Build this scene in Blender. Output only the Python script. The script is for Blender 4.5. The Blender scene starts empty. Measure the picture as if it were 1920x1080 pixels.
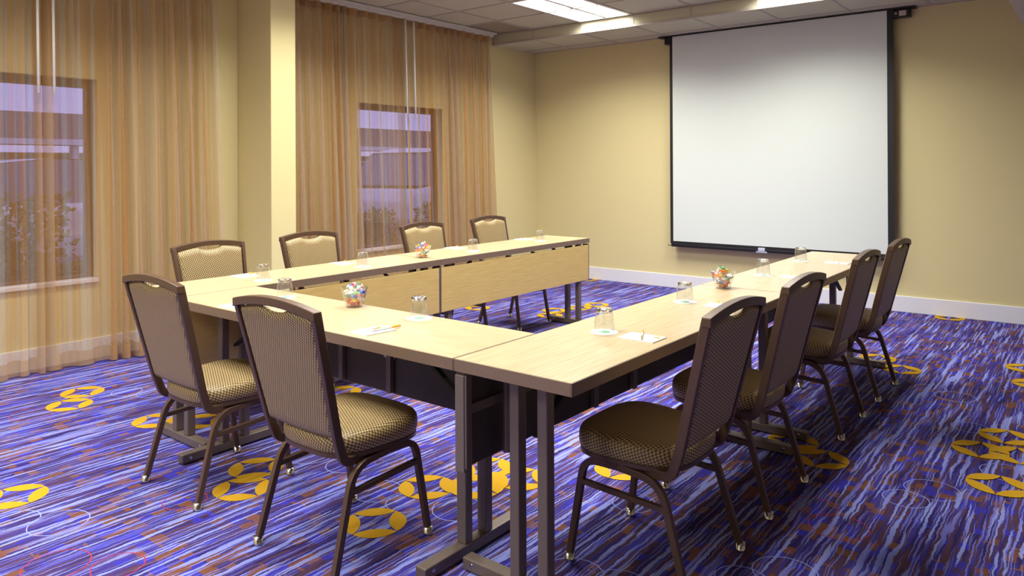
import bpy, math, random
from mathutils import Vector, Matrix
random.seed(7)
PI = math.pi
scene = bpy.context.scene
C = scene.collection

# ------------------------------------------------------------------ camera
F_PX, CX, CY = 1397.15, 936.68, 311.29
YAW, PITCH, ROLL = 0.6799, 0.0016, -0.0047
cd = bpy.data.cameras.new('camera'); cam = bpy.data.objects.new('camera', cd); C.objects.link(cam)
cd.sensor_fit = 'HORIZONTAL'; cd.sensor_width = 36.0; cd.lens = F_PX * 36.0 / 1920.0
cd.shift_x = (960 - CX) / 1920.0; cd.shift_y = -(540 - CY) / 1920.0
cd.clip_start = 0.05; cd.clip_end = 200
fw = Vector((-math.sin(YAW) * math.cos(PITCH), math.cos(YAW) * math.cos(PITCH), math.sin(PITCH)))
rt = Vector((math.cos(YAW), math.sin(YAW), 0)); up = rt.cross(fw)
r2 = rt * math.cos(ROLL) + up * math.sin(ROLL); u2 = -rt * math.sin(ROLL) + up * math.cos(ROLL)
M = Matrix((r2, u2, -fw)).transposed().to_4x4(); M.translation = Vector((1.1783, -1.781, 1.3589))
cam.matrix_world = M
scene.camera = cam

# ------------------------------------------------------------------ world (dusk sky) and exposure
world = bpy.data.worlds.new('world'); scene.world = world; world.use_nodes = True
bg = world.node_tree.nodes['Background']
bg.inputs[0].default_value = (0.40, 0.38, 0.80, 1); bg.inputs[1].default_value = 1.3
scene.view_settings.view_transform = 'Standard'
scene.view_settings.look = 'None'
scene.view_settings.gamma = 1.0
scene.view_settings.use_curve_mapping = False
scene.view_settings.exposure = 0.1
LAMP = 4.0             # glow of the ceiling troffers' lenses
LAMP_W = 26.5          # watts of the tubes in each half of a troffer
LAMP_COL = (1.0, 0.975, 0.895)

# ------------------------------------------------------------------ room constants
WX, WY, XR, YF = -4.46, 5.94, 3.2, -4.2     # left wall, back wall, right wall, wall behind the camera
CZ, SZ, SY = 2.925, 2.805, 5.06             # ceiling, soffit underside, soffit front
TX, TY = 0.64, 0.63                         # ceiling tile pitch
W = 0.46; H = 0.74; XI = -W; XL = -W - 1.8265   # table width, height, inner edges of right and left runs

# ------------------------------------------------------------------ materials
def lin(r, g, b):
    f = lambda c: (c / 255 / 12.92) if c / 255 <= 0.04045 else ((c / 255 + 0.055) / 1.055) ** 2.4
    return (f(r), f(g), f(b), 1)
class NT:
    def __init__(s, name):
        s.m = bpy.data.materials.new(name); s.m.use_nodes = True
        s.t = s.m.node_tree; s.n = s.t.nodes; s.b = s.n['Principled BSDF']; s.out = s.n['Material Output']
    def new(s, typ, ins=None, **kw):
        x = s.n.new(typ)
        for k, v in kw.items(): setattr(x, k, v)
        for k, v in (ins or {}).items(): s.put(x, k, v)
        return x
    def put(s, node, key, v):
        sock = node.inputs[key]
        if isinstance(v, bpy.types.NodeSocket): s.t.links.new(v, sock)
        elif isinstance(v, bpy.types.Node): s.t.links.new(v.outputs[0], sock)
        else: sock.default_value = v
    def math(s, op, a, b=0.0, c=0.0):
        return s.new('ShaderNodeMath', {0: a, 1: b, 2: c}, operation=op).outputs[0]
    def mix(s, fac, a, b):
        x = s.new('ShaderNodeMix', data_type='RGBA')
        s.put(x, 0, fac); s.put(x, 6, a); s.put(x, 7, b)
        return x.outputs[2]
    def ramp(s, fac, lo, hi):
        return s.new('ShaderNodeMapRange', {0: fac, 1: lo, 2: hi, 3: 0.0, 4: 1.0}).outputs[0]
    def noise(s, vec, scale, detail=2.0, rough=0.5):
        return s.new('ShaderNodeTexNoise', {'Vector': vec, 'Scale': scale, 'Detail': detail, 'Roughness': rough}).outputs[0]
    def coord(s, which='Object'):
        return s.new('ShaderNodeTexCoord').outputs[which]
    def map(s, vec, scale=(1, 1, 1), rot=(0, 0, 0), loc=(0, 0, 0)):
        return s.new('ShaderNodeMapping', {'Vector': vec, 'Location': loc, 'Rotation': rot, 'Scale': scale}).outputs[0]
    def bump(s, h, strength=0.2, dist=0.002):
        s.put(s.b, 'Normal', s.new('ShaderNodeBump', {'Height': h, 'Strength': strength, 'Distance': dist}).outputs[0])
    def base(s, col=None, rough=0.5, metal=0.0, spec=0.5):
        if col is not None: s.put(s.b, 'Base Color', col)
        s.put(s.b, 'Roughness', rough); s.put(s.b, 'Metallic', metal); s.put(s.b, 'Specular IOR Level', spec)
def simple(name, col, rough=0.5, metal=0.0, spec=0.5, var=0.06, scale=30, bump=0.0):
    n = NT(name); no = n.noise(n.coord(), scale, 3)
    dark = tuple(c * (1 - var) for c in col[:3]) + (1,); lite = tuple(min(1, c * (1 + var)) for c in col[:3]) + (1,)
    n.base(n.mix(no, dark, lite), rough, metal, spec)
    if bump: n.bump(n.noise(n.coord(), scale * 6, 3), bump)
    return n.m
def emit(name, col, strength):
    n = NT(name); no = n.noise(n.map(n.coord(), (40, 4, 1)), 3, 1)
    e = n.new('ShaderNodeEmission', {0: n.mix(no, tuple(c * .97 for c in col) + (1,), tuple(col) + (1,)), 1: strength})
    n.t.links.new(e.outputs[0], n.out.inputs[0]); return n.m
Mt = {}
def wallpaint(name, col):
    n = NT(name); v = n.coord()
    no = n.noise(n.map(v, (1, 1, 6)), 25, 4); n2 = n.noise(v, 1.2, 2)
    c = n.mix(no, tuple(x * .95 for x in col[:3]) + (1,), col); c = n.mix(n.math('MULTIPLY', n2, .12), c, tuple(x * .8 for x in col[:3]) + (1,))
    n.base(c, 0.75, 0, 0.25); n.bump(n.noise(n.map(v, (1, 1, 3)), 180, 3), 0.25, 0.001); return n.m
Mt['wall'] = wallpaint('wall_paint_olive_cream', lin(218, 205, 154))
Mt['ceil_paint'] = wallpaint('soffit_paint', lin(190, 184, 166))
def tilemat(name, col):
    n = NT(name); v = n.coord()
    no = n.noise(v, 160, 4, 0.7); fl = n.ramp(n.noise(v, 420, 1), .62, .70)
    c = n.mix(no, tuple(x * .88 for x in col[:3]) + (1,), col); c = n.mix(n.math('MULTIPLY', fl, .35), c, lin(120, 112, 102))
    n.base(c, 0.9, 0, 0.2); n.bump(no, .3, .001); return n.m
Mt['tile'] = tilemat('ceiling_tile_mineral', lin(198, 194, 166))
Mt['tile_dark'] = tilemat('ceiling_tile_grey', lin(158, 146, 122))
Mt['grid'] = simple('ceiling_grid_white', lin(176, 166, 152), 0.5)
Mt['white_paint'] = simple('white_trim_paint', lin(226, 226, 232), 0.4, var=.03)
Mt['lens'] = emit('troffer_lens_glow', LAMP_COL, LAMP)
Mt['lamp_white'] = simple('troffer_white_enamel', lin(230, 230, 228), 0.35)
Mt['track'] = simple('track_white', lin(205, 200, 190), 0.4)
Mt['wand'] = simple('wand_white', lin(245, 243, 238), 0.3)
Mt['bronze'] = simple('window_frame_bronze', lin(70, 48, 36), 0.45)
Mt['black'] = simple('black_cloth_border', lin(18, 18, 22), 0.6)
Mt['black_metal'] = simple('black_powder_coat', lin(30, 29, 34), 0.4, 0.3)
Mt['panel_dark'] = simple('dark_panel_backing', lin(62, 54, 48), 0.5)
Mt['screen'] = simple('matte_white_screen', lin(214, 221, 216), 0.85, spec=.1, var=.01)
Mt['label'] = simple('printed_label', lin(190, 170, 165), 0.5)
Mt['plastic_clear'] = simple('pull_handle_plastic', lin(190, 195, 215), 0.2)
Mt['chrome'] = simple('chrome_glide', lin(205, 205, 205), 0.18, 1.0)
Mt['paper'] = simple('white_paper', lin(232, 231, 230), 0.7, var=.02)
Mt['orange'] = simple('orange_print', lin(238, 150, 60), 0.5)
Mt['orange_plastic'] = simple('orange_plastic', lin(246, 165, 40), 0.3)
Mt['coaster'] = simple('white_board_coaster', lin(230, 229, 228), 0.75, var=.02)
Mt['green'] = simple('green_print', lin(120, 185, 135), 0.6)
def metal_brown(name, col, rough=.38):
    n = NT(name); v = n.coord(); no = n.noise(v, 220, 2)
    n.base(n.mix(no, tuple(x * .7 for x in col[:3]) + (1,), col), rough, .25, .5); n.bump(no, .12, .001); return n.m
Mt['chair_metal'] = metal_brown('brown_hammertone_metal', lin(98, 74, 58))
Mt['table_metal'] = metal_brown('taupe_powder_coat', lin(122, 108, 100), .42)
Mt['edge'] = metal_brown('taupe_edge_band', lin(140, 118, 99), .4)
def wood(name, a, b, rough, coat=0.0):
    n = NT(name); v = n.coord()
    g = n.noise(n.map(v, (5, 130, 130)), 1.0, 4, .6); g2 = n.noise(n.map(v, (14, 400, 400)), 1.0, 2); big = n.noise(n.map(v, (1.5, 6, 6)), 1.0, 2)
    c = n.mix(n.ramp(g, .3, .72), a, b); c = n.mix(n.math('MULTIPLY', n.ramp(g2, .55, .75), .35), c, tuple(x * .72 for x in b[:3]) + (1,))
    c = n.mix(n.math('MULTIPLY', big, .25), c, tuple(x * .9 for x in a[:3]) + (1,))
    n.base(c, rough, 0, .5)
    if coat: n.put(n.b, 'Coat Weight', coat); n.put(n.b, 'Coat Roughness', .12)
    return n.m
Mt['wood'] = wood('maple_laminate_top', lin(208, 190, 153), lin(178, 152, 114), .3, .2)
Mt['panel'] = wood('maple_laminate_panel', lin(216, 190, 120), lin(194, 160, 90), .45)
def fabric(name, dark, lite):
    n = NT(name); uv = n.coord('UV')
    s = n.new('ShaderNodeSeparateXYZ', {0: uv})
    a = n.math('SINE', n.math('MULTIPLY', n.math('ADD', s.outputs[0], n.math('MULTIPLY', s.outputs[1], .5)), PI / .0075))
    b = n.math('SINE', n.math('MULTIPLY', n.math('SUBTRACT', s.outputs[1], n.math('MULTIPLY', s.outputs[0], .35)), PI / .0085))
    p = n.math('MULTIPLY', a, b); k = n.ramp(p, -.35, .5)
    fine = n.noise(n.map(uv, (900, 900, 1)), 1.0, 1)
    c = n.mix(k, dark, lite); c = n.mix(n.math('MULTIPLY', fine, .3), c, tuple(x * .5 for x in lite[:3]) + (1,))
    n.base(c, .5, 0, .6); n.put(n.b, 'Sheen Weight', .08); n.put(n.b, 'Sheen Roughness', .4)
    n.bump(k, .5, .0012); return n.m
Mt['fabric'] = fabric('diamond_weave_upholstery', lin(58, 43, 25), lin(196, 168, 112))
def sheer(name, opacity, ca, cb):
    n = NT(name); uv = n.coord('UV'); s = n.new('ShaderNodeSeparateXYZ', {0: uv})
    yarn = n.noise(n.map(uv, (380, 1.5, 1)), 1.0, 2); band = n.noise(n.map(uv, (24, .25, 1)), 1.0, 2)
    col = n.mix(n.ramp(band, .42, .58), ca, cb)
    d = n.new('ShaderNodeBsdfDiffuse', {0: col}); tl = n.new('ShaderNodeBsdfTranslucent', {0: col})
    gl = n.new('ShaderNodeBsdfGlossy', {0: col, 'Roughness': .45})
    m1 = n.new('ShaderNodeMixShader', {0: .18, 1: d.outputs[0], 2: tl.outputs[0]})
    m2 = n.new('ShaderNodeMixShader', {0: .10, 1: m1.outputs[0], 2: gl.outputs[0]})
    tr = n.new('ShaderNodeBsdfTransparent', {0: (1, .97, .93, 1)})
    op = n.math('ADD', opacity - .12, n.math('MULTIPLY', yarn, .24))
    m3 = n.new('ShaderNodeMixShader', {0: op, 1: tr.outputs[0], 2: m2.outputs[0]})
    n.t.links.new(m3.outputs[0], n.out.inputs[0]); return n.m
Mt['sheer'] = sheer('sheer_bronze_voile', .41, lin(196, 144, 82), lin(196, 182, 166))
Mt['sheer_hem'] = sheer('sheer_voile_doubled', .70, lin(192, 150, 98), lin(176, 148, 116))
def thin_glass(name, tint=(1, 1, 1, 1), rough=0.02):
    n = NT(name)
    no = n.noise(n.coord(), 3, 1)
    fc = n.new('ShaderNodeLayerWeight', {0: .5}).outputs[1]; fr = n.math('ADD', .07, n.math('MULTIPLY', n.math('POWER', fc, 5.0), .9))
    g = n.new('ShaderNodeBsdfGlossy', {0: n.mix(no, (.96, .97, 1, 1), (1, 1, 1, 1)), 'Roughness': rough}); t = n.new('ShaderNodeBsdfTransparent', {0: tint})
    m = n.new('ShaderNodeMixShader', {0: fr, 1: t.outputs[0], 2: g.outputs[0]})
    n.t.links.new(m.outputs[0], n.out.inputs[0]); return n.m
Mt['pane'] = thin_glass('window_glass', (.93, .95, .97, 1))
Mt['tumbler'] = thin_glass('tumbler_glass', (.95, .96, .965, 1), .03)
def solid_glass(name):
    n = NT(name); no = n.noise(n.coord(), 60, 1)
    n.base((1, 1, 1, 1), .02, 0, .5); n.put(n.b, 'Transmission Weight', 1.0); n.put(n.b, 'IOR', 1.45)
    n.put(n.b, 'Roughness', n.math('MULTIPLY', no, .06)); return n.m
Mt['glass_base'] = solid_glass('tumbler_base_glass')
for nm, c in (('red', (228, 70, 60)), ('blue', (70, 120, 215)), ('yellow', (245, 205, 60)), ('orange', (245, 135, 50)), ('green', (120, 195, 140)), ('white', (240, 240, 242)), ('pink', (240, 160, 185))):
    Mt['candy_' + nm] = simple('candy_wrap_' + nm, lin(*c), .2, spec=.7, scale=90, var=.2)

def carpet():
    n = NT('carpet_violet_streaks'); v = n.coord(); s = n.new('ShaderNodeSeparateXYZ', {0: v}); x, y = s.outputs[0], s.outputs[1]
    wob = n.math('MULTIPLY', n.math('SUBTRACT', n.noise(n.map(v, (7, 7, 1)), 1.0, 4, .7), .5), .032)
    xw = n.math('ADD', x, wob)
    def streak(fx, fy, off, detail=1.0):
        vec = n.new('ShaderNodeCombineXYZ', {0: n.math('MULTIPLY', xw, fx), 1: n.math('MULTIPLY', y, fy), 2: off})
        return n.noise(vec.outputs[0], 1.0, detail, .5)
    base = n.mix(n.ramp(streak(60, 2.5, 3.1), .38, .62), lin(48, 38, 96), lin(70, 62, 152))
    base = n.mix(n.math('MULTIPLY', n.ramp(streak(80, 3.0, 9.3), .50, .58), .9), base, lin(90, 60, 68))
    # small woven blocks: rust and royal blue
    row = n.math('FLOOR', n.math('MULTIPLY', y, 1 / .052)); shift = n.math('MULTIPLY', row, .37)
    col = n.math('FLOOR', n.math('ADD', n.math('MULTIPLY', x, 1 / .034), shift))
    wn = n.new('ShaderNodeTexWhiteNoise', {'Vector': n.new('ShaderNodeCombineXYZ', {0: col, 1: row, 2: 0.0}).outputs[0]}, noise_dimensions='3D').outputs[0]
    dens = n.math('MULTIPLY', n.ramp(n.noise(n.map(v, (2.2, 5, 1)), 1.0, 2), .40, .60), .34)
    rust = n.math('LESS_THAN', wn, dens); royal = n.math('GREATER_THAN', wn, n.math('SUBTRACT', .98, n.math('MULTIPLY', dens, .7)))
    base = n.mix(n.math('MULTIPLY', rust, .85), base, lin(124, 78, 46)); base = n.mix(n.math('MULTIPLY', royal, .85), base, lin(58, 54, 176))
    L = n.math('MULTIPLY', n.ramp(streak(62, 2.0, 21.7), .578, .61), n.ramp(n.noise(n.map(v, (1.6, 1.6, 1)), 1.0, 1), .22, .42))
    base = n.mix(n.math('MULTIPLY', L, .95), base, lin(146, 156, 230))
    L2 = n.ramp(streak(130, 2.4, 33.2), .575, .62)
    base = n.mix(n.math('MULTIPLY', L2, .8), base, lin(122, 124, 216))
    pile = n.noise(v, 520, 2, .7)
    base = n.mix(n.math('MULTIPLY', pile, .35), base, n.mix(.55, base, lin(20, 16, 44)))
    n.base(base, .95, 0, .1); n.bump(pile, .6, .003); return n.m
Mt['carpet'] = carpet()
def pilecol(name, col):
    n = NT(name); p = n.noise(n.coord(), 480, 2, .7)
    n.base(n.mix(p, tuple(x * .75 for x in col[:3]) + (1,), tuple(min(1, x * 1.15) for x in col[:3]) + (1,)), .95, 0, .1); n.bump(p, .6, .003); return n.m
Mt['carpet_gold'] = pilecol('carpet_gold_yarn', lin(202, 156, 40))
Mt['carpet_sky'] = pilecol('carpet_pale_blue_yarn', lin(150, 160, 235))
Mt['carpet_red'] = pilecol('carpet_red_yarn', lin(170, 62, 74))
Mt['asphalt'] = simple('outdoor_asphalt', lin(92, 90, 104), .9)
Mt['ext_wall'] = simple('neighbour_wall', lin(128, 110, 122), .8)
Mt['ext_roof'] = simple('neighbour_roof', lin(92, 74, 88), .8)
Mt['ext_dark'] = simple('neighbour_window_dark', lin(44, 42, 62), .3)
Mt['car_white'] = simple('white_car_paint', lin(225, 228, 240), .25, var=.02)
Mt['car_glass'] = simple('car_dark_glass', lin(104, 112, 142), .1)
Mt['rubber'] = simple('tyre_rubber', lin(26, 26, 28), .8)
Mt['leaf'] = simple('shrub_leaf', lin(84, 106, 84), .6, var=.35, scale=9)
Mt['bark'] = simple('shrub_stem', lin(70, 56, 48), .8)

# ------------------------------------------------------------------ mesh helpers
class MB:
    def __init__(s): s.v = []; s.f = []; s.mi = []; s.uv = None
    def add(s, vs, fs, mi=0):
        o = len(s.v); s.v += [tuple(p) for p in vs]; s.f += [tuple(i + o for i in f) for f in fs]; s.mi += [mi] * len(fs); return s
    def box(s, x0, x1, y0, y1, z0, z1, mi=0):
        vs = [(x, y, z) for z in (z0, z1) for y in (y0, y1) for x in (x0, x1)]
        return s.add(vs, [(0, 2, 3, 1), (4, 5, 7, 6), (0, 1, 5, 4), (2, 6, 7, 3), (0, 4, 6, 2), (1, 3, 7, 5)], mi)
    def sweep(s, pts, side, hw, hh, mi=0, round_n=0):
        pts = [Vector(p) for p in pts]; side = Vector(side).normalized(); vs = []; fs = []
        k = 4 if not round_n else round_n
        for i, p in enumerate(pts):
            t = (pts[min(i + 1, len(pts) - 1)] - pts[max(i - 1, 0)]).normalized()
            sd = (side - t * side.dot(t)).normalized(); nn = t.cross(sd).normalized()
            if not round_n:
                for a, b in ((-1, -1), (1, -1), (1, 1), (-1, 1)): vs.append(p + sd * hw * a + nn * hh * b)
            else:
                for j in range(k): a = 2 * PI * j / k; vs.append(p + sd * hw * math.cos(a) + nn * hh * math.sin(a))
        for i in range(len(pts) - 1):
            for j in range(k): fs.append((i * k + j, i * k + (j + 1) % k, (i + 1) * k + (j + 1) % k, (i + 1) * k + j))
        fs.append(tuple(range(k - 1, -1, -1))); fs.append(tuple((len(pts) - 1) * k + j for j in range(k)))
        return s.add(vs, fs, mi)
    def tube(s, pts, r, n=8, mi=0):
        d = Vector(pts[1]) - Vector(pts[0]); side = Vector((1, 0, 0)) if abs(d.normalized().x) < .9 else Vector((0, 1, 0))
        return s.sweep(pts, side, r, r, mi, n)
    def lathe(s, prof, n=24, c=(0, 0, 0), mi=0):
        vs = []; fs = []
        for r, z in prof:
            for j in range(n): a = 2 * PI * j / n; vs.append((c[0] + r * math.cos(a), c[1] + r * math.sin(a), c[2] + z))
        for i in range(len(prof) - 1):
            for j in range(n): fs.append((i * n + j, i * n + (j + 1) % n, (i + 1) * n + (j + 1) % n, (i + 1) * n + j))
        return s.add(vs, fs, mi)
    def mesh(s, name, mats):
        me = bpy.data.meshes.new(name); me.from_pydata(s.v, [], s.f); me.update()
        for m in (mats if isinstance(mats, (list, tuple)) else [mats]): me.materials.append(Mt[m])
        if any(s.mi): me.polygons.foreach_set('material_index', s.mi)
        return me
    def build(s, name, mats, parent=None, smooth=False, bevel=0, boxuv=False, seg=2):
        me = s.mesh(name, mats)
        if smooth:
            me.polygons.foreach_set('use_smooth', [True] * len(me.polygons))
        if boxuv: box_uv(me)
        o = bpy.data.objects.new(name, me); C.objects.link(o)
        if parent: o.parent = parent
        if bevel:
            b = o.modifiers.new('bevel', 'BEVEL'); b.width = bevel; b.segments = seg; b.limit_method = 'ANGLE'
        return o
def box_uv(me):
    uv = me.uv_layers.new(name='UVMap')
    for p in me.polygons:
        n = p.normal; ax, ay, az = abs(n.x), abs(n.y), abs(n.z)
        for li in p.loop_indices:
            c = me.vertices[me.loops[li].vertex_index].co
            uv.data[li].uv = (c.x, c.y) if az >= ax and az >= ay * .8 else ((c.x, c.z) if ay >= ax else (c.y, c.z))
def fillet(pts, r, n=5):
    pts = [Vector(p) for p in pts]; out = [pts[0]]
    for i in range(1, len(pts) - 1):
        a = (pts[i - 1] - pts[i]); b = (pts[i + 1] - pts[i]); rr = min(r, a.length * .48, b.length * .48)
        A = pts[i] + a.normalized() * rr; B = pts[i] + b.normalized() * rr
        for k in range(n + 1):
            t = k / n; out.append(A * (1 - t) ** 2 + pts[i] * 2 * t * (1 - t) + B * t * t)
    out.append(pts[-1]); return out
def tag(o, label=None, cat=None, group=None, kind=None):
    if label: o['label'] = label
    if cat: o['category'] = cat
    if group: o['group'] = group
    if kind: o['kind'] = kind
    return o
def empty(name, loc, rz=0.0, label=None, cat=None, group=None):
    o = bpy.data.objects.new(name, None); C.objects.link(o); o.location = loc; o.rotation_euler = (0, 0, rz); o.empty_display_size = .1
    return tag(o, label, cat, group)
def kids(o): return [c for c in bpy.data.objects if c.parent == o]
def copy_tree(o, parent=None):
    c = o.copy(); C.objects.link(c); c.parent = parent
    for ch in kids(o): copy_tree(ch, c)
    return c
def struct(o, label, cat): return tag(o, label, cat, kind='structure')

# ------------------------------------------------------------------ floor with woven motifs
fl = MB(); fl.add([(WX - .2, YF - .2, 0), (XR + .2, YF - .2, 0), (XR + .2, WY + .2, 0), (WX - .2, WY + .2, 0)], [(0, 1, 2, 3)])
fl.add([(WX - .2, YF - .2, -.12), (XR + .2, YF - .2, -.12), (XR + .2, WY + .2, -.12), (WX - .2, WY + .2, -.12)], [(3, 2, 1, 0)])
def petal_ring(cx, cy, R=.118, rot=0.0, z=.0008):
    for q in range(4):
        a0 = rot + q * PI / 2; A = Vector((math.cos(a0), math.sin(a0))) * R; B = Vector((-math.sin(a0), math.cos(a0))) * R
        mid = (A + B) / 2; o = mid.normalized(); d = (B - A)
        outer = []; inner = []; N = 8
        for k in range(1, N):
            t = k / N; b = math.sin(PI * t) ** .8
            outer.append(A + d * t + o * b * R * .32); inner.append(A + d * t - o * b * R * .25)
        poly = [A + d * .01] + outer + [B - d * .01] + inner[::-1]
        fl.add([(cx + p.x, cy + p.y, z) for p in poly][::-1], [tuple(range(len(poly)))[::-1]], 1)
def line_ring(cx, cy, R, mi, seed, z=.0005):
    rnd = random.Random(seed); N = 40; vs = []; fs = []
    for k in range(N):
        a = 2 * PI * k / N; w = rnd.uniform(-.0016, .0016); ca, sa = math.cos(a), math.sin(a)
        vs += [(cx + ca * (R - .002 + w), cy + sa * (R - .002 + w), z), (cx + ca * (R + .002 + w), cy + sa * (R + .002 + w), z)]
    for k in range(N):
        j = (k + 1) % N; fs.append((2 * k, 2 * k + 1, 2 * j + 1, 2 * j))
    fl.add(vs, fs, mi)
RINGS = [(-3.66, .15), (-3.46, 0), (-2.34, -.64), (-2.80, .18), (-2.60, .32), (-1.81, .15), (-1.665, -.01), (-.993, .135), (-1.06, .487), (-.90, .62), (-.80, .80), (-.99, .80),
         (-2.42, 1.13), (-.506, 1.16), (-.012, 1.98), (.161, 1.836), (-.058, 3.97), (.134, 3.75), (.80, 2.70), (.72, 2.42), (.87, 2.44), (.83, 2.0),
         (.78, 4.28), (.85, 3.87), (.12, 5.87), (-2.69, 4.51), (-2.74, 4.27), (-2.85, 4.02), (-2.75, 3.80), (-3.63, 5.85), (-3.51, 3.67), (-1.9, 5.6), (-1.7, 3.9),
         (1.75, 1.0), (1.9, 1.2), (2.4, 3.0), (.95, -.9), (.4, -1.4), (-.6, -1.9), (-3.2, -1.9), (2.2, -1.6), (1.6, 4.9)]
for i, (x, y) in enumerate(RINGS): petal_ring(x, y, rot=(i % 3) * .06, z=.0008 + .00012 * i)
LINES = [(-3.45, .32, 2), (-3.3, .42, 2), (-3.0, .60, 2), (-1.74, .40, 2), (-1.52, .42, 2), (-1.2, .33, 2), (-1.02, .33, 2), (-.82, .42, 2), (-1.75, -.22, 3), (-1.62, -.75, 3),
         (-1.45, -.62, 3), (-1.95, -.62, 2), (-2.1, -.72, 2), (-3.45, -.2, 3), (.25, .62, 2), (.35, .75, 2), (.28, 1.32, 3), (.4, 1.2, 3), (.55, 1.62, 2), (.62, 1.78, 2), (.64, 2.75, 2),
         (.85, 2.18, 2), (.98, 2.2, 2), (.5, 3.3, 2), (.36, 3.4, 2), (.62, 4.9, 3), (-.3, .9, 2), (-.2, .3, 2), (-.05, .35, 2), (.6, .7, 3), (1.3, 1.5, 3), (-.35, 1.5, 2)]
for i, (x, y, mi) in enumerate(LINES): line_ring(x, y, .085 + .02 * (i % 2), mi, i)
floor = struct(fl.build('floor', ['carpet', 'carpet_gold', 'carpet_sky', 'carpet_red']), 'violet-blue carpet with pale streaks and gold leaf rings', 'carpet')

# ------------------------------------------------------------------ walls
WIN = [(-.62, .575, .55, 2.005), (2.99, 4.19, .53, 2.0)]     # y0 y1 z0 z1 of the two windows
m = MB(); T = .16; ZT = 3.05
ys = [YF - T] + [q for w_ in WIN for q in w_[:2]] + [WY + T]
for i in range(0, len(ys) - 1, 2): m.box(WX - T, WX, ys[i], ys[i + 1], 0, ZT)
for y0, y1, z0, z1 in WIN: m.box(WX - T, WX, y0, y1, 0, z0); m.box(WX - T, WX, y0, y1, z1, ZT)
struct(m.build('wall_left', 'wall'), 'olive cream wall with two windows behind sheer curtains', 'wall')
struct(MB().box(WX, XR + T, WY, WY + T, 0, ZT).build('wall_back', 'wall'), 'olive cream end wall behind the projection screen', 'wall')
struct(MB().box(XR, XR + T, YF - T, WY, 0, ZT).build('wall_right', 'wall'), 'olive cream wall on the right of the room', 'wall')
struct(MB().box(WX, XR, YF - T, YF, 0, ZT).build('wall_front', 'wall'), 'olive cream wall behind the viewer', 'wall')
struct(MB().box(WX, -3.98, 1.70, 1.935, 0, CZ).build('wall_pilaster', 'wall', bevel=.006), 'cream pilaster standing between the two curtained windows', 'pilaster')
BH = .15
def baseboard(name, x0, x1, y0, y1, label):
    struct(MB().box(x0, x1, y0, y1, 0, BH).build(name, 'white_paint', bevel=.005), label, 'baseboard')
baseboard('baseboard_back', WX + .016, XR, WY - .016, WY, 'white baseboard along the end wall')
b_ = MB().box(WX, WX + .016, YF, 1.70, 0, BH).box(WX, WX + .016, 1.935, WY, 0, BH)
struct(b_.build('baseboard_left', 'white_paint', bevel=.005), 'white baseboard under the curtained windows', 'baseboard')
baseboard('baseboard_right', XR - .016, XR, YF, WY - .016, 'white baseboard along the right wall')
b_ = MB().box(WX + .016, -3.98, 1.684, 1.70, 0, BH).box(-3.98, -3.964, 1.684, 1.951, 0, BH)
struct(b_.build('baseboard_pilaster', 'white_paint', bevel=.004), 'white baseboard wrapped around the pilaster', 'baseboard')

# ------------------------------------------------------------------ windows
for i, (y0, y1, z0, z1) in enumerate(WIN):
    fr = MB(); a, b = WX - .13, WX - .07; t = .045
    fr.box(a, b, y0, y1, z1 - .06, z1).box(a, b, y0, y1, z0, z0 + t).box(a, b, y0, y0 + t, z0 + t, z1 - .06).box(a, b, y1 - t, y1, z0 + t, z1 - .06)
    wo = struct(fr.build('window_%d' % (i + 1), 'bronze'), ['bronze framed window behind the near pair of curtains', 'bronze framed window behind the far pair of curtains'][i], 'window')
    MB().box(WX - .104, WX - .098, y0 + t - .005, y1 - t + .005, z0 + t - .005, z1 - .055).build('pane', 'pane', wo)
    MB().box(WX - .16, WX + .03, y0 + .002, y1 - .002, z0, z0 + .028).build('window_sill', 'white_paint', wo, bevel=.004)

# ------------------------------------------------------------------ ceiling: grid, tiles, soffits, troffers
xs = []; x = -3.86 - TX
while x < XR: xs.append(x); x += TX
ysl = []; y = SY
while y > YF: ysl.append(y); y -= TY
ysl.append(y)
cl = MB(); cl.box(WX - T, XR + T, YF - T, WY + T, CZ + .10, CZ + .16)
for gx in xs:
    if gx > WX + .02: cl.box(gx - .012, gx + .012, YF, SY, CZ, CZ + .03)
for gy in ysl[1:]:
    if gy > YF: cl.box(WX, XR, gy - .012, gy + .012, CZ + .0005, CZ + .0295)
cl.box(WX, WX + .02, YF, SY, CZ + .0005, CZ + .03); cl.box(WX, XR, SY - .012, SY, CZ + .0005, CZ + .03)
ceiling = struct(cl.build('ceiling', 'grid'), 'suspended ceiling of square mineral tiles in a pale grid', 'ceiling')
TROF = [(c, r) for c in (-3.22, -1.30, 1.26) for r in (SY, SY - 4 * TY, SY - 8 * TY, SY - 12 * TY) if c < .6]
def in_trof(cx, cy):
    return any(c < cx < c + TX and r - 2 * TY < cy < r for c, r in TROF)
tile_me = {}
SOFX, SOFZ = .68, 2.5
for gx in xs:
    for gy in ysl[:-1]:
        x0, x1 = max(gx, WX) + .003, min(gx + TX, XR) - .003; y0, y1 = max(gy - TY, YF) + .003, gy - .003
        if x1 - x0 < .05 or y1 - y0 < .05 or in_trof((x0 + x1) / 2, (y0 + y1) / 2) or x0 > SOFX: continue
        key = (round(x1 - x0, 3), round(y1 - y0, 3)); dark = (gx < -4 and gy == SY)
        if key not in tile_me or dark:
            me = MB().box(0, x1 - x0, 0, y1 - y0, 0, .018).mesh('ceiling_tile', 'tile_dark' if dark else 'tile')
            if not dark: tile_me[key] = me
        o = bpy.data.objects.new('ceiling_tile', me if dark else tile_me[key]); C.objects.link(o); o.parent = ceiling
        o.location = (x0, y0, CZ + .007)
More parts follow.
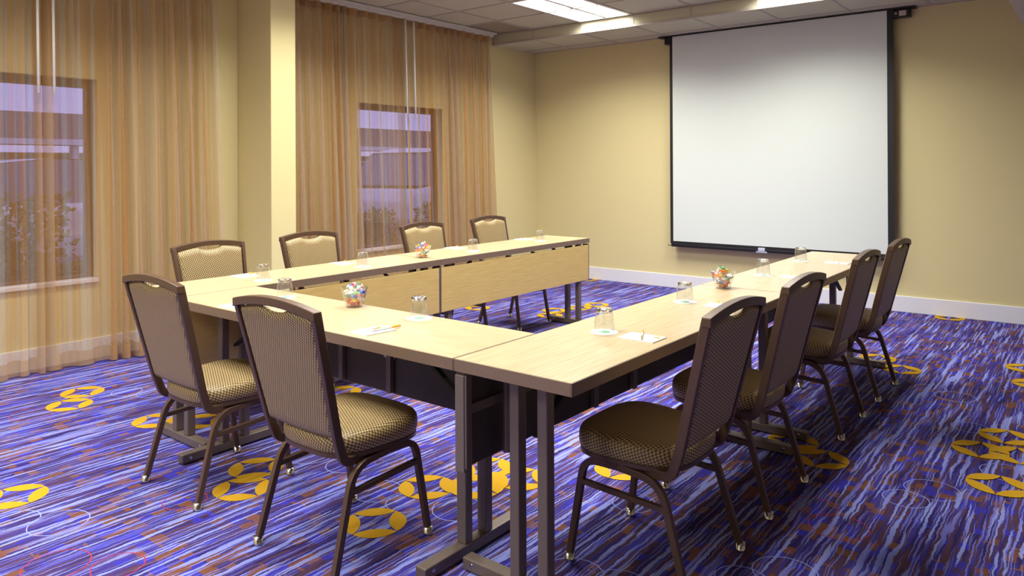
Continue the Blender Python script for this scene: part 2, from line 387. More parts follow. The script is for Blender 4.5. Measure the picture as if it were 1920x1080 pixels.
# soffit along the end wall
so = struct(MB().box(WX, SOFX, SY + .012, WY, SZ + .012, CZ + .10).build('ceiling_soffit', 'grid'), 'dropped soffit of ceiling tiles along the end wall', 'soffit')
b = MB().box(WX, SOFX, SY, SY + .03, SZ, SZ + .022).box(WX, SOFX, WY - .03, WY, SZ, SZ + .012).box(WX, SOFX, SY + TY - .012, SY + TY + .012, SZ, SZ + .012)
for gx in xs:
    if WX + .02 < gx < SOFX: b.box(gx - .012, gx + .012, SY + .03, WY - .03, SZ + .0004, SZ + .012); b.box(gx - .012, gx + .012, SY + .002, SY + .012, SZ + .022, CZ)
b.build('grid_bar', 'grid', so)
for gx in xs:
    x0, x1 = max(gx, WX) + .004, min(gx + TX, SOFX) - .004
    if x1 - x0 < .05: continue
    MB().box(x0 + .008, x1 - .008, SY + .006, SY + .02, SZ + .024, CZ - .002).build('face_panel', 'tile', so)
    MB().box(x0, x1, SY + .03, SY + TY - .008, SZ + .005, SZ + .014).build('soffit_tile', 'tile', so)
    MB().box(x0, x1, SY + TY + .008, WY - .03, SZ + .005, SZ + .014).build('soffit_tile', 'tile', so)
struct(MB().box(SOFX, XR, YF, WY, SOFZ, CZ + .10).build('ceiling_bulkhead', 'ceil_paint', bevel=.004), 'lower painted bulkhead along the right side of the ceiling', 'bulkhead')
def troffer(c, r, label):
    x0, x1, y0, y1 = c + .012, c + TX - .012, r - 2 * TY + .012, r - .012
    e = empty('ceiling_light', ((x0 + x1) / 2, (y0 + y1) / 2, CZ), 0, label, 'ceiling light', 'fluorescent troffers set in the ceiling grid')
    hx, hy = (x1 - x0) / 2, (y1 - y0) / 2; d = .075
    f = MB(); f.box(-hx, hx, -hy, -hy + .02, 0, d).box(-hx, hx, hy - .02, hy, 0, d).box(-hx, -hx + .02, -hy + .02, hy - .02, 0, d).box(hx - .02, hx, -hy + .02, hy - .02, 0, d)
    f.box(-hx, hx, -hy, hy, d, d + .02); f.build('housing', 'lamp_white', e)
    MB().box(-.02, .02, -hy + .02, hy - .02, .008, d - .001).build('centre_rib', 'lamp_white', e, bevel=.006)
    for s in (-1, 1):
        xa, xb = sorted((s * .028, s * (hx - .028)))
        MB().box(xa, xb, -hy + .03, hy - .03, .024, .034).build('lens', 'lens', e)
        ld = bpy.data.lights.new('tube_light', 'AREA'); ld.shape = 'RECTANGLE'; ld.size = xb - xa - .02; ld.size_y = 2 * hy - .08; ld.energy = LAMP_W; ld.color = LAMP_COL; ld.spread = math.radians(142)
        lo = bpy.data.objects.new('tube_light', ld); C.objects.link(lo); lo.parent = e; lo.location = ((xa + xb) / 2, 0, .022)
for c, r in TROF:
    row = [SY, SY - 4 * TY, SY - 8 * TY, SY - 12 * TY].index(r)
    side = 'left' if c < -2 else 'centre'
    troffer(c, r, ['recessed two-lens ceiling light against the soffit, %s row', 'recessed ceiling light over the far half of the tables, %s row', 'recessed ceiling light above the near cross table, %s row', 'recessed ceiling light behind the viewer, %s row'][row] % side)

# ------------------------------------------------------------------ curtains
def curtain(name, label, y0, y1, dense, edge, wand_y, seed, zt):
    """dense(y) -> 0..1 how tightly gathered; edge = +1/-1 which end is the leading edge"""
    rnd = random.Random(seed); e = empty(name, (-4.33, (y0 + y1) / 2, 0), 0, label, 'curtain', 'sheer curtains at the two windows')
    cols = []; ph = rnd.uniform(0, 6); y = y0; arc = 0; jit = 1.0; last = ph
    while y < y1:
        g = dense(y); lam = (.165 * (1 - g) + .118 * g) * jit; dy = lam / 14
        cols.append((y, ph, g, arc)); ph += 2 * PI / 14; y += dy; arc += dy * (1.5 + 1.6 * g)
        if ph - last > 2 * PI: last = ph; jit = rnd.uniform(.62, 1.4)
    rows = [.012, .06, .115, .2, .4, .7, 1.1, 1.5, 1.9, 2.25, 2.55, 2.75, zt - .06, zt]
    def P(i, z):
        y, ph, g, a = cols[i]; k = min(1, (zt - z) / (zt * .9)); drift = math.sin(ph * .21 + seed) * .8 * k
        A = (.028 + .010 * g) * (1 - k) + (.030 + .054 * g) * k
        if z < .2: A *= 1.06
        xx = -4.372 + .075 * k + A * math.sin(ph + drift * (.4 + z * .2)) + .012 * k * math.sin(ph * .37 + 2)
        yy = y - (.009 + .003 * g) * math.sin(2 * ph + 2 * drift * (.4 + z * .2)) * (.5 + .5 * k)
        return (xx + 4.33, yy - (y0 + y1) / 2, z)
    n = len(cols); he = 5
    def grid(ci, ri, nm, mat, dx=0):
        v = []; fs = []; uvs = []
        for z in ri:
            for i in ci: p = P(i, z); v.append((p[0] + dx, p[1], p[2])); uvs.append((cols[i][3], z))
        w_ = len(ci)
        for a in range(len(ri) - 1):
            for b in range(w_ - 1): fs.append((a * w_ + b, a * w_ + b + 1, (a + 1) * w_ + b + 1, (a + 1) * w_ + b))
        mb = MB(); mb.add(v, fs); o = mb.build(nm, mat, e, smooth=True); uv = o.data.uv_layers.new(name='UVMap')
        for l in o.data.loops: uv.data[l.index].uv = uvs[l.vertex_index]
        return o
    allc = list(range(n)); lead = allc[:he + 1] if edge < 0 else allc[-he - 1:]; body = allc[he:] if edge < 0 else allc[:-he]
    grid(body, rows[2:], 'fabric', 'sheer'); grid(body, rows[:3], 'hem', 'sheer_hem'); grid(lead, rows, 'side_hem', 'sheer_hem')
    grid(allc, rows[-2:], 'heading_tape', 'sheer_hem', .003)
    wy_ = wand_y - (y0 + y1) / 2
    MB().tube([(.085, wy_, 1.86), (.06, wy_, zt - .03)], .0088, 8).build('wand', 'wand', e, smooth=True)
    return e
sm = lambda y, a, b: max(0, min(1, (y - a) / (b - a)))
ZC = CZ - .05
curtain('sheer_curtain', 'sheer bronze curtain panel at the photo\'s left edge, left of the slit', -1.25, .165, lambda y: sm(-y, .45, .6), +1, .12, 1, ZC)
curtain('sheer_curtain', 'sheer bronze curtain panel gathered beside the pilaster, right half of near window', .175, 1.44, lambda y: sm(y, .56, .66), -1, .215, 2, ZC)
curtain('sheer_curtain', 'sheer bronze curtain panel emerging from behind the pilaster, left half of far window', 1.97, 3.518, lambda y: sm(-y, -2.98, -2.88), +1, 3.46, 3, ZC)
curtain('sheer_curtain', 'sheer bronze curtain panel nearest the projection screen, right half of far window', 3.521, 4.90, lambda y: sm(y, 4.10, 4.2), -1, 3.575, 4, ZC)
for ya, yb, lab in ((-1.35, 1.50, 'white ceiling curtain track above the near window'), (1.95, 4.96, 'white ceiling curtain track above the far window')):
    e = empty('curtain_track', (-4.36, (ya + yb) / 2, CZ), 0, lab, 'curtain track', 'ceiling curtain tracks'); hl = (yb - ya) / 2
    MB().box(-.05, .062, -hl, hl, -.022, 0).build('rail', 'track', e, bevel=.003)
    MB().box(-.012, .012, -hl + .01, hl - .01, -.048, -.0225).build('carrier_rail', 'track', e)

# ------------------------------------------------------------------ projection screen
ps = empty('projection_screen', (-1.44, WY - .10, SZ), 0, 'large white projection screen pulled down in front of end wall', 'projection screen')
wl, wr, zb = -2.515 + 1.44, -.365 + 1.44, .535 - SZ
MB().box(wl - .10, wr + .19, .005, .085, -.088, -.0125).build('casing', 'black_metal', ps, bevel=.006)
MB().box(wl - .17, wr + .235, -.012, .09, -.012, -.001).build('casing_flange', 'black_metal', ps)
MB().box(wl, wr, .0, .003, zb, -.0125).build('screen_surface', 'screen', ps)
MB().box(wl - .034, wl, .0005, .0025, zb - .03, -.0125).box(wr, wr + .055, .0005, .0025, zb - .03, -.0125).box(wl, wr, .0005, .0025, zb - .03, zb).build('black_border', 'black', ps)
hb = MB().box(wl - .02, wr + .03, -.012, .016, zb - .062, zb - .03).build('bottom_bar', 'black_metal', ps, bevel=.004)
MB().box(wl - .065, wr + .05, -.004, .008, zb - .052, zb - .045).build('bar_pin', 'black_metal', ps)
hx = -1.53 + 1.44
ho = MB().box(hx - .035, hx + .035, -.03, -.0125, zb - .05, zb - .012).build('pull_handle', 'plastic_clear', ps, bevel=.005)
MB().box(hx - .055, hx + .055, -.026, -.0125, zb - .062, zb - .0505).build('handle_base', 'plastic_clear', ho)
MB().box(wr + .10, wr + .16, .0030, .0046, -.075, -.028).build('rating_label', 'label', ps)
MB().lathe([(.0001, 0), (.010, 0), (.010, .004), (.0001, .004)], 12).build('end_screw', 'chrome', ps).matrix_local = Matrix.Translation((wr + .075, .0048, -.05)) @ Matrix.Rotation(PI / 2, 4, 'X')

# ------------------------------------------------------------------ tables
def table(loc, rz, L, label, leg_off=0.0, tags=False, inset=(.115, .115), fh=.275):
    t = empty('folding_table', loc, rz, label, 'table', 'narrow meeting tables set in a U')
    hl, hw = L / 2 - .001, W / 2 - .001; et = .004
    MB().box(-hl + et, hl - et, -hw + et, hw - et, H - .039, H).build('table_top', 'wood', t)
    z0, z1 = H - .040, H - .0006
    MB().box(-hl, hl, -hw, -hw + et - .0003, z0, z1).box(-hl, hl, hw - et + .0003, hw, z0, z1).box(-hl, -hl + et - .0003, -hw + et, hw - et, z0, z1).box(hl - et + .0003, hl, -hw + et, hw - et, z0, z1).build('edge_band', 'edge', t, bevel=.001)
    # modesty panel on the +y side, dark ribbed back
    py = hw - .022
    MB().box(-hl + .010, hl - .010, py, py + .016, .38, .682).build('modesty_panel', 'panel', t, bevel=.002)
    pb = MB().box(-hl + .03, hl - .03, py - .006, py - .0005, .385, .68).build('panel_back', 'panel_dark', t)
    for sx in (-hl + .018, -.16, .16, hl - .018):
        MB().box(sx - .014, sx + .014, py - .030, py - .0065, .39, .69).build('panel_post', 'table_metal', t, bevel=.003)
    for s in (-1, 1):
        MB().box(*sorted((s * (hl - .009), s * (hl - .0005))), py - .022, py + .0165, .378, .69).build('panel_end_cap', 'table_metal', t, bevel=.002)
        MB().box(*sorted((s * .18, s * (hl - .04))), py - .022, py - .0065, .56, .59).build('panel_rail', 'table_metal', t)
        MB().tube([(s * (hl - .19), py - .05, .40), (s * (hl - .19), py - .05, .695)], .016, 12).build('pivot_tube', 'table_metal', t)
    for ya in (-.05, .06):
        MB().box(-hl + .08, hl - .08, ya, ya + .03, H - .065, H - .0405).build('under_rail', 'black_metal', t)
    for s in (-1, 1):
        ex = s * (hl - inset[0 if s < 0 else 1])
        for dy in (-.055, .055):
            MB().box(ex - .021, ex + .021, leg_off + dy - .019, leg_off + dy + .019, .046, H - .0405).build('leg', 'table_metal', t, bevel=.004)
        ft = MB().box(ex - .024, ex + .024, leg_off - fh, leg_off + fh, .006, .046).build('foot', 'table_metal', t, bevel=.004)
        for dy in (-fh + .025, fh - .025):
            MB().lathe([(.0001, 0), (.013, 0), (.013, .006), (.0001, .006)], 10, (ex, leg_off + dy, 0)).build('foot_pad', 'black_metal', ft)
        for dy in (-fh + .04, fh - .04):
            for sd in (-1, 1):
                o = MB().lathe([(.0001, .0025), (.006, .002), (.008, 0)], 10).build('bolt', 'chrome', ft)
                o.matrix_local = Matrix.Translation((ex + sd * .024, leg_off + dy, .027)) @ Matrix.Rotation(sd * PI / 2, 4, 'Y')
        MB().sweep([(ex - s * .02, leg_off, .50), (ex - s * .30, leg_off, H - .06)], (0, 1, 0), .012, .006).build('leg_brace', 'black_metal', t)
    if tags:
        MB().box(-.075, -.04, py - .034, py - .0325, .55, .60).build('inspection_tag', 'paper', t)
        MB().add([(.10, py - .0070, .545), (.19, py - .0070, .56), (.16, py - .0070, .505), (.10, py - .0067, .545), (.19, py - .0067, .56), (.16, py - .0067, .505)], [(0, 2, 1), (3, 4, 5), (0, 1, 4, 3), (1, 2, 5, 4), (2, 0, 3, 5)]).build('warning_sticker', 'paper', t)
    return t
LL, LR = 1.873, 1.917
XO = XL - W / 2
table((XO, LL / 2, 0), -PI / 2, LL, 'narrow maple table by the curtains, near half of the window-side run', .13, fh=.23)
table((XO, LL * 1.5, 0), -PI / 2, LL, 'narrow maple table by the curtains, far half of the window-side run', .13, fh=.23)
table(((XI + XL) / 2, W / 2, 0), 0, -XL + XI, 'narrow maple cross table joining the two long runs', 0, True, (.165, .107))
table((-W / 2, LR / 2, 0), PI / 2, LR, 'narrow maple table closest to the camera, its corner in front')
table((-W / 2, LR * 1.5, 0), PI / 2, LR, 'narrow maple table reaching toward the projection screen on the right')

# ------------------------------------------------------------------ chairs
def make_chair(label):
    c = empty('banquet_chair', (0, 0, 0), 0, label, 'chair', 'stacking banquet chairs around the U of tables')
    # seat cushion
    N = 48; out = []
    for k in range(N):
        a = 2 * PI * k / N; ca, sa = math.cos(a), math.sin(a); p = 3.4
        x = math.copysign(abs(ca) ** (2 / p), ca); y = math.copysign(abs(sa) ** (2 / p), sa)
        hw = .196 + .034 * (y + 1) / 2
        out.append((x * hw, .012 + y * (.212 if y > 0 else .198)))
    prof = [(.93, .388), (.975, .391), (1.0, .402), (1.008, .420), (1.0, .437), (.97, .450), (.90, .459), (.72, .466), (.4, .470), (.0, .471)]
    m = MB(); v = []; f = []
    for s, z in prof[:-1]:
        for x, y in out: v.append((x * s, .012 + (y - .012) * s, z + (.006 * (y / .2) if z > .43 else 0)))
    R = len(prof) - 1
    for i in range(R - 1):
        for j in range(N): f.append((i * N + j, i * N + (j + 1) % N, (i + 1) * N + (j + 1) % N, (i + 1) * N + j))
    v.append((0, .012, .471)); f += [((R - 1) * N + j, (R - 1) * N + (j + 1) % N, R * N) for j in range(N)]; f.append(tuple(range(N - 1, -1, -1)))
    m.add(v, f); m.build('seat', 'fabric', c, smooth=True, boxuv=True)
    m = MB(); v = []
    for s, z in ((.955, .372), (.985, .376), (.985, .3905)):
        v += [(x * s, .012 + (y - .012) * s, z) for x, y in out]
    f = [(i * N + j, i * N + (j + 1) % N, (i + 1) * N + (j + 1) % N, (i + 1) * N + j) for i in range(2) for j in range(N)] + [tuple(range(N - 1, -1, -1)), tuple(2 * N + j for j in range(N))]
    m.add(v, f); m.build('seat_pan', 'chair_metal', c, smooth=False)
    # back: y of the rake line at height z
    yb = lambda z: -.176 - .123 * (z - .40) / .50 + (.035 * max(0, (.46 - z) / .08) ** 2 if z < .46 else 0)
    hwz = lambda z: .186 + .036 * (z - .38) / .52
    arch = lambda u: .898 + .026 * (1 - u * u)
    m = MB()
    for s in (-1, 1):
        pts = [(s * .172, -.02, .366), (s * .180, -.10, .368)] + fillet([(s * .181, -.10, .368), (s * .186, yb(.41) + .004, .372), (s * hwz(.46), yb(.46), .46)], .06, 5)[1:] + [(s * hwz(z), yb(z), z) for z in (.55, .65, .75, .85, .893)]
        m.sweep(pts, (1, 0, 0), .0105, .016)
    v = []; K = 16
    for k in range(K + 1):
        u = -1 + 2 * k / K; x = u * (hwz(.9) + .0105); za = arch(u); y = yb(za)
        for dy, dz in ((-.016, -.026), (.016, -.026), (.016, .004), (-.016, .004)): v.append((x, y + dy, za + dz))
    f = [(i * 4 + j, i * 4 + (j + 1) % 4, (i + 1) * 4 + (j + 1) % 4, (i + 1) * 4 + j) for i in range(K) for j in range(4)] + [(3, 2, 1, 0), tuple(K * 4 + j for j in range(4))]
    m.add(v, [q[::-1] for q in f]); m.build('back_frame', 'chair_metal', c, bevel=.003)
    # upholstered back with a hand-hold notch under the top rail
    NU, NV = 32, 22; m = MB(); front = []; rear = []
    for j in range(NV + 1):
        for i in range(NU + 1):
            u = -1 + 2 * i / NU; top = arch(u) - .0245
            if abs(u) < .36: top -= .024 * (1 - (u / .36) ** 2) ** .6
            lo = .462 - .006 * (1 - u * u); t = j / NV; z = lo + (top - lo) * t
            hw = hwz(z) - .0107; x = u * hw; y = yb(z)
            e = min(1, (1 - abs(u)) / .12, t / .05 if t < .5 else 9, (1 - t) / .05); e = max(0, e); e = math.sqrt(1 - (1 - e) ** 2)
            front.append((x, y + .004 + .022 * e, z)); rear.append((x, y - .006 - .008 * e, z))
    q = (NU + 1); f = []
    for j in range(NV):
        for i in range(NU):
            a = j * q + i; f.append((a + 1, a, a + q, a + q + 1)); b = a + len(front); f.append((b, b + 1, b + q + 1, b + q))
    n0 = len(front)
    for i in range(NU): f.append((i, i + 1, i + 1 + n0, i + n0)); a = NV * q + i; f.append((a + 1, a, a + n0, a + 1 + n0))
    for j in range(NV): a = j * q; f.append((a + q, a, a + n0, a + q + n0)); a = j * q + NU; f.append((a, a + q, a + q + n0, a + n0))
    m.add(front + rear, f); m.build('backrest', 'fabric', c, smooth=True, boxuv=True)
    # legs: each tube runs from its glide up and under the seat
    for s in (-1, 1):
        fp = fillet([(s * .212, .212, .016), (s * .198, .158, .362), (s * .193, .03, .362)], .055, 6)
        rp = fillet([(s * .215, -.225, .016), (s * .198, -.128, .352), (s * .193, .03, .362)], .075, 6)
        for path, foot in ((fp, (s * .212, .212)), (rp, (s * .215, -.225))):
            l = MB().sweep(path, (1, 0, 0), .0105, .0115).build('leg', 'chair_metal', c, bevel=.002)
            MB().lathe([(.0001, .030), (.0165, .030), (.0165, .008), (.019, .004), (.015, 0), (.0001, 0)], 12, (foot[0], foot[1], 0)).build('glide', 'chrome', l, smooth=True)
        MB().sweep([(s * .204, .172, .285), (s * .2045, -.160, .270)], (1, 0, 0), .0085, .0085).build('stretcher', 'chair_metal', c)
    MB().sweep([(-.185, .10, .368), (.185, .10, .368)], (0, 1, 0), .011, .005).sweep([(-.185, -.08, .368), (.185, -.08, .368)], (0, 1, 0), .011, .005).build('cross_bar', 'chair_metal', c)
    return c
# (x, y, rotation): chair faces +y locally
CH = [(-1.842, -.008, 0, 'woven taupe chair at the cross table, the one nearer the curtains'),
      (-.985, -.012, 0, 'woven taupe chair at the cross table, nearer the front table corner'),
      (-.047, .585, PI / 2, 'large woven chair nearest the camera beside the front right table'),
      (-.047, 1.312, PI / 2, 'second woven chair from the camera along the right-hand tables'),
      (-.055, 2.357, PI / 2, 'third woven chair from the camera along the right-hand tables'),
      (-.050, 3.130, PI / 2, 'farthest woven chair along the right-hand tables, near the screen'),
      (-2.695, .60, -PI / 2, 'chair facing us behind the window-side tables, closest to near curtain'),
      (-2.745, 1.365, -PI / 2, 'chair facing us in front of pilaster, behind the window-side tables'),
      (-2.735, 2.44, -PI / 2, 'chair facing us in front of the far window behind window-side tables'),
      (-2.79, 3.33, -PI / 2, 'chair facing us behind the far end of the window-side tables')]
proto = make_chair(CH[0][3])
for i, (x, y, r, lab) in enumerate(CH):
    o = proto if i == 0 else copy_tree(proto)
    o.location = (x, y, 0); o.rotation_euler = (0, 0, r + (0 if i < 2 else random.uniform(-.012, .012))); o['label'] = lab

# ------------------------------------------------------------------ things on the tables
WHERE = ['front right table, nearest the camera', 'front right table by its candy bowl', 'far right table, near its middle', 'far right table toward the screen',
         'cross table, right half', 'cross table, left end', 'window-side table, nearest the near curtain', 'window-side table, near the pilaster chair',
         'far window-side table, before the far window', 'far window-side table, at its outer end']
GL = [(-.272, .632), (-.305, 1.394), (-.317, 2.44), (-.343, 3.20), (-1.003, .388), (-1.864, .344), (-2.421, .595), (-2.425, 1.308), (-2.434, 2.371), (-2.475, 3.274)]
def make_glass():
    g = empty('drinking_glass', (0, 0, 0), 0, 'x', 'glass', 'upturned tumblers on coasters')
    MB().lathe([(.0385, 0), (.0395, .001), (.0375, .03), (.0345, .062), (.0318, .078), (.0318, .0785), (.0300, .078), (.0325, .062), (.0358, .03), (.0375, .001), (.0385, 0)], 28).build('wall', 'tumbler', g, smooth=True)
    MB().lathe([(.0001, .074), (.0296, .074), (.0312, .079), (.0312, .086), (.0295, .089), (.0001, .0885)], 28).build('base', 'glass_base', g, smooth=True)
    return g
def make_coaster():
    g = empty('coaster', (0, 0, 0), 0, 'x', 'coaster', 'round paper coasters')
    MB().lathe([(.0001, 0), (.052, 0), (.0525, .0007), (.052, .0014), (.0001, .0014)], 32).build('board', 'coaster', g)
    MB().lathe([(.0001, .0015), (.021, .0015), (.021, .0017), (.0001, .0017)], 24).build('print', 'green', g)
    return g
gp, cp = make_glass(), make_coaster()
for i, (x, y) in enumerate(GL):
    g = gp if i == 0 else copy_tree(gp); c = cp if i == 0 else copy_tree(cp)
    c.location = (x, y, H); g.location = (x, y, H + .0018)
    c['label'] = 'round white coaster with green print on the ' + WHERE[i]; g['label'] = 'upturned clear tumbler on the ' + WHERE[i]
PADS = [(-.115, .632, 0, .0), (-.125, 1.385, 0, .03), (-.15, 2.455, 0, -.02), (-.13, 3.24, 0, .04), (-.970, .112, PI / 2, -.10), (-1.86, .095, PI / 2, .06), (-2.655, .63, 0, .04), (-2.65, 1.33, 0, -.04), (-2.68, 2.445, 0, .02), (-2.665, 3.30, 0, -.03)]
def make_pad():
    g = empty('note_pad', (0, 0, 0), 0, 'x', 'note pad', 'note pads at each seat')
    MB().box(-.07, .07, -.052, .052, 0, .0035).build('sheets', 'paper', g)
    MB().lathe([(.0001, .0036), (.013, .0036), (.013, .0038), (.0001, .0038)], 20, (.048, .026, 0)).build('logo', 'orange', g)
    return g
def make_pen():
    g = empty('pen', (0, 0, 0), 0, 'x', 'pen', 'orange and white pens')
    MB().tube([(-.065, 0, .0045), (.025, 0, .0045)], .0042, 8).build('barrel', 'paper', g, smooth=True)
    MB().tube([(.0252, 0, .0045), (.066, 0, .0045)], .0043, 8).build('grip', 'orange_plastic', g, smooth=True)
    MB().sweep([(-.06, 0, .0098), (-.025, 0, .0098)], (0, 1, 0), .002, .0006).build('clip', 'orange_plastic', g)
    return g
pp, np_ = make_pad(), make_pen()
for i, (x, y, r, d) in enumerate(PADS):
    a = pp if i == 0 else copy_tree(pp); b = np_ if i == 0 else copy_tree(np_)
    a.location = (x, y, H); a.rotation_euler = (0, 0, r + d); a['label'] = 'white note pad on the ' + WHERE[i]
    if i == 4: b.location = (-.948, .155, H + .0036); b.rotation_euler = (0, 0, PI / 2 - .16)
    elif i == 5: b.location = (-1.85, .12, H + .0036); b.rotation_euler = (0, 0, PI / 2 + .1)
    else: b.location = (x - .008, y + .014, H + .0036); b.rotation_euler = (0, 0, 2.15 + random.uniform(-.15, .15))
    b['label'] = 'white pen with orange grip on the ' + WHERE[i]
# candy bowls
BW = [(-1.418, .394, 'cross table'), (-.321, 1.872, 'seam of the right-hand tables'), (-2.457, 1.868, 'seam of the window-side tables')]
def make_bowl():
    n = 16; prof = [(.0001, 0), (.036, 0), (.040, .006), (.050, .045), (.062, .088), (.0595, .089), (.0475, .046), (.037, .010), (.0001, .008)]
    o = MB().lathe(prof, n).build('candy_bowl', 'tumbler')
    return tag(o, 'x', 'bowl', 'flared glass candy bowls')
bp = make_bowl(); cmesh = {}
COLS = ['white', 'orange', 'blue', 'white', 'yellow', 'pink', 'green']
for cn in ('red', 'orange', 'blue', 'green', 'yellow', 'pink', 'white'):
    m = MB(); m.lathe([(.0001, -.012), (.006, -.010), (.0095, -.004), (.0095, .004), (.006, .010), (.0001, .012)], 8)
    for s in (-1, 1):
        v = [(0, 0, s * .010)]; K = 8
        for k in range(K): a = 2 * PI * k / K; rr = .010 if k % 2 else .006; v.append((rr * math.cos(a), rr * math.sin(a), s * (.021 + .002 * (k % 2))))
        m.add(v, [(0, 1 + k, 1 + (k + 1) % K) for k in range(K)])
    cmesh[cn] = m.mesh('wrapped_candy', 'candy_' + cn)
for bi, (bx, by, wh) in enumerate(BW):
    o = bp if bi == 0 else bp.copy()
    if bi: C.objects.link(o)
    o.location = (bx, by, H); o['label'] = 'flared clear glass bowl of wrapped candy on the ' + wh
    rnd = random.Random(40 + bi)
    lay = [(.016, .018, 3), (.034, .025, 5), (.052, .031, 6), (.068, .036, 7), (.085, .022, 4), (.099, .002, 1)]
    k = 0
    for z, r, cnt in lay:
        for q in range(cnt):
            a = 2 * PI * q / cnt + z * 60 + rnd.uniform(-.2, .2); cn = (['red', 'orange', 'orange'] if z < .03 else COLS)[(k * 3 + bi) % (3 if z < .03 else 7)]; k += 1
            co = bpy.data.objects.new('wrapped_candy', cmesh[cn]); C.objects.link(co)
            co.location = (bx + r * math.cos(a), by + r * math.sin(a), H + z + rnd.uniform(-.002, .002)); co.rotation_euler = (rnd.uniform(0, 6), rnd.uniform(0, 6), rnd.uniform(0, 6)); co.scale = (.95, .95, .95)
            tag(co, '%s wrapped candy in the glass bowl on the %s' % (cn, wh), 'candy', '%s candies, %s' % (cn, wh))

# ------------------------------------------------------------------ outdoors beyond the windows
struct(MB().box(-40, WX - T - .02, -20, 45, -.14, -.02).build('ground', 'asphalt'), 'grey paved ground outside the windows', 'ground')
bl = empty('neighbouring_building', (-17, 14, -.02), 0, 'low building with white fascia seen through the far window', 'building')
MB().box(-3, 0, -16, 18, 0, 1.75).build('wall', 'ext_wall', bl)
MB().add([(.9, -17, 2.02), (.9, 19, 2.02), (-1.6, 19, 2.75), (-1.6, -17, 2.75), (-4, -17, 2.02), (-4, 19, 2.02)], [(0, 1, 2, 3), (3, 2, 5, 4), (0, 3, 4), (1, 5, 2), (0, 4, 5, 1)]).build('roof', 'ext_roof', bl)
MB().box(.8, .95, -17, 19, 1.9, 2.02).build('fascia', 'car_white', bl)
for k in range(17):
    yy = -15 + k * 2.0
    MB().box(.55, .7, yy, yy + .14, 0, 1.9).build('post', 'car_white', bl)
    wn = MB().box(.001, .03, yy + .5, yy + 1.5, .6, 1.6).build('window', 'car_white', bl)
    MB().box(.0305, .035, yy + .58, yy + 1.42, .68, 1.52).build('pane', 'ext_dark', wn)
def car(loc, rz, label, zs=1.0):
    c = empty('parked_car', loc, rz, label, 'car', 'parked white cars outside'); c.scale = (1, 1, zs)
    sec = [(-2.15, .45, .70, .72), (-2.0, .30, .88, .80), (-1.2, .26, .94, .86), (-.2, .26, .95, .87), (1.0, .26, .96, .87), (1.9, .30, .92, .82), (2.2, .45, .75, .74)]
    v = []; f = []
    for x, z0, z1, hw in sec: v += [(x, -hw, z0), (x, hw, z0), (x, hw, z1 - .08), (x, hw * .93, z1), (x, -hw * .93, z1), (x, -hw, z1 - .08)]
    for i in range(len(sec) - 1):
        for j in range(6): f.append((i * 6 + j, i * 6 + (j + 1) % 6, (i + 1) * 6 + (j + 1) % 6, (i + 1) * 6 + j))
    f += [(5, 4, 3, 2, 1, 0), tuple((len(sec) - 1) * 6 + j for j in range(6))]
    MB().add(v, f).build('body', 'car_white', c, smooth=False, bevel=.03)
    sec = [(-1.9, .93, .72), (-1.35, 1.42, .60), (-.6, 1.50, .60), (.3, 1.47, .60), (1.05, .95, .72)]
    v = []; f = []
    for x, z, hw in sec: v += [(x, -.76, .93), (x, .76, .93), (x, hw, z + .01), (x, -hw, z + .01)]
    for i in range(4):
        for j in range(4): f.append((i * 4 + j, i * 4 + (j + 1) % 4, (i + 1) * 4 + (j + 1) % 4, (i + 1) * 4 + j))
    f += [(3, 2, 1, 0), (16, 17, 18, 19)]
    MB().add(v, f).build('greenhouse', 'car_glass', c)
    MB().add([(-1.38, -.6, 1.435), (-1.38, .6, 1.435), (-.6, .61, 1.52), (-.6, -.61, 1.52), (.33, .6, 1.49), (.33, -.6, 1.49)], [(0, 1, 2, 3), (3, 2, 4, 5)]).build('roof', 'car_white', c)
    for x in (-1.35, 1.4):
        for s in (-1, 1):
            w_ = MB().lathe([(.0001, -.1), (.30, -.1), (.32, -.07), (.32, .07), (.30, .1), (.0001, .1)], 20).build('wheel', 'rubber', c)
            w_.matrix_local = Matrix.Translation((x, s * .78, .32)) @ Matrix.Rotation(PI / 2, 4, 'X')
            MB().lathe([(.0001, -.115), (.19, -.112), (.2, -.1), (.2, .1), (.19, .112), (.0001, .115)], 16).build('hubcap', 'chrome', w_)
car((-9.0, 8.9, -.02), PI / 2 + .2, 'tall white car parked outside, seen through the middle of the far window', 1.15)
car((-11.5, 12.4, -.02), PI / 2 - .1, 'white car parked farther off outside the far window')
car((-9.8, 2.6, -.02), PI / 2, 'white car parked outside, seen through the near window')
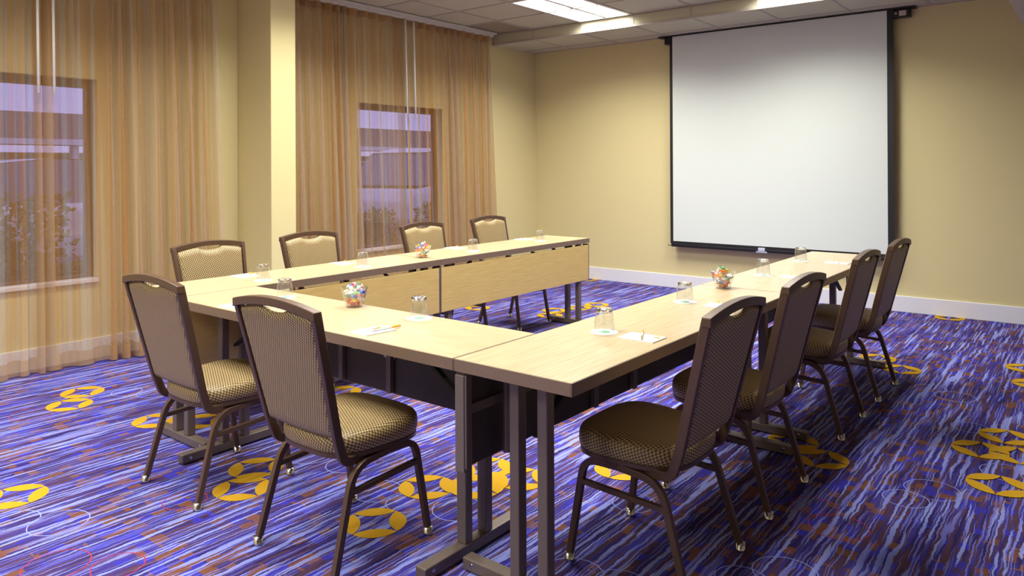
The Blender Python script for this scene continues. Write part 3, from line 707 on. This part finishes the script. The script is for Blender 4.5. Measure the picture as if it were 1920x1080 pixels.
def shrub_mesh(seed, h, r, n):
    rnd = random.Random(seed); m = MB()
    for _ in range(n):
        a = rnd.uniform(0, 2 * PI); t = rnd.random() ** .6; z = rnd.uniform(.12, 1); rr = r * t * (1.1 - .55 * z)
        p = Vector((rr * math.cos(a), rr * math.sin(a), z * h)); d = Vector((rnd.gauss(0, 1), rnd.gauss(0, 1), rnd.gauss(.4, .7))).normalized()
        s = d.cross(Vector((rnd.gauss(0, 1), rnd.gauss(0, 1), rnd.gauss(0, 1)))).normalized(); L = rnd.uniform(.05, .09); w_ = L * .3
        m.add([p, p + d * L * .5 + s * w_, p + d * L, p + d * L * .5 - s * w_], [(0, 1, 2, 3)])
    return m.mesh('foliage', 'leaf')
def stem_mesh(seed, h, r):
    rnd = random.Random(seed); m = MB()
    for _ in range(7):
        a = rnd.uniform(0, 2 * PI); q = rnd.uniform(.2, .7) * r
        m.tube([(0, 0, 0), (q * .4 * math.cos(a), q * .4 * math.sin(a), h * .4), (q * math.cos(a), q * math.sin(a), h * .85)], .008, 5)
    return m.mesh('stem', 'bark')
fm = [shrub_mesh(1, .86, .48, 1300), shrub_mesh(2, 1.15, .45, 1100)]; stm = [stem_mesh(1, .8, .45), stem_mesh(2, 1.05, .4)]
SH = [(-6.0, 3.6, 0, .98), (-6.1, 4.65, 0, .95), (-6.0, 5.7, 0, 1.0), (-6.2, 6.8, 0, 1.0), (-5.5, .5, 1, 1.0), (-5.7, 1.5, 1, .9), (-5.4, -.5, 1, .95)]
SLAB = ['leafy shrub outside the far window, first from its left edge', 'leafy shrub outside the far window, second from its left edge', 'leafy shrub outside the far window, third from its left edge', 'leafy shrub outside the far window, nearest its right edge',
        'tall shrub outside the near window, in the middle', 'tall shrub outside the near window, at its right', 'tall shrub outside the near window, at its left']
for i, (x, y, k, s) in enumerate(SH):
    e = empty('shrub', (x, y, -.02), i * 1.3, SLAB[i], 'shrub', 'shrubs outside the windows'); e.scale = (s, s, s)
    for nm, me in (('foliage', fm[k]), ('stem', stm[k])):
        o = bpy.data.objects.new(nm, me); C.objects.link(o); o.parent = e
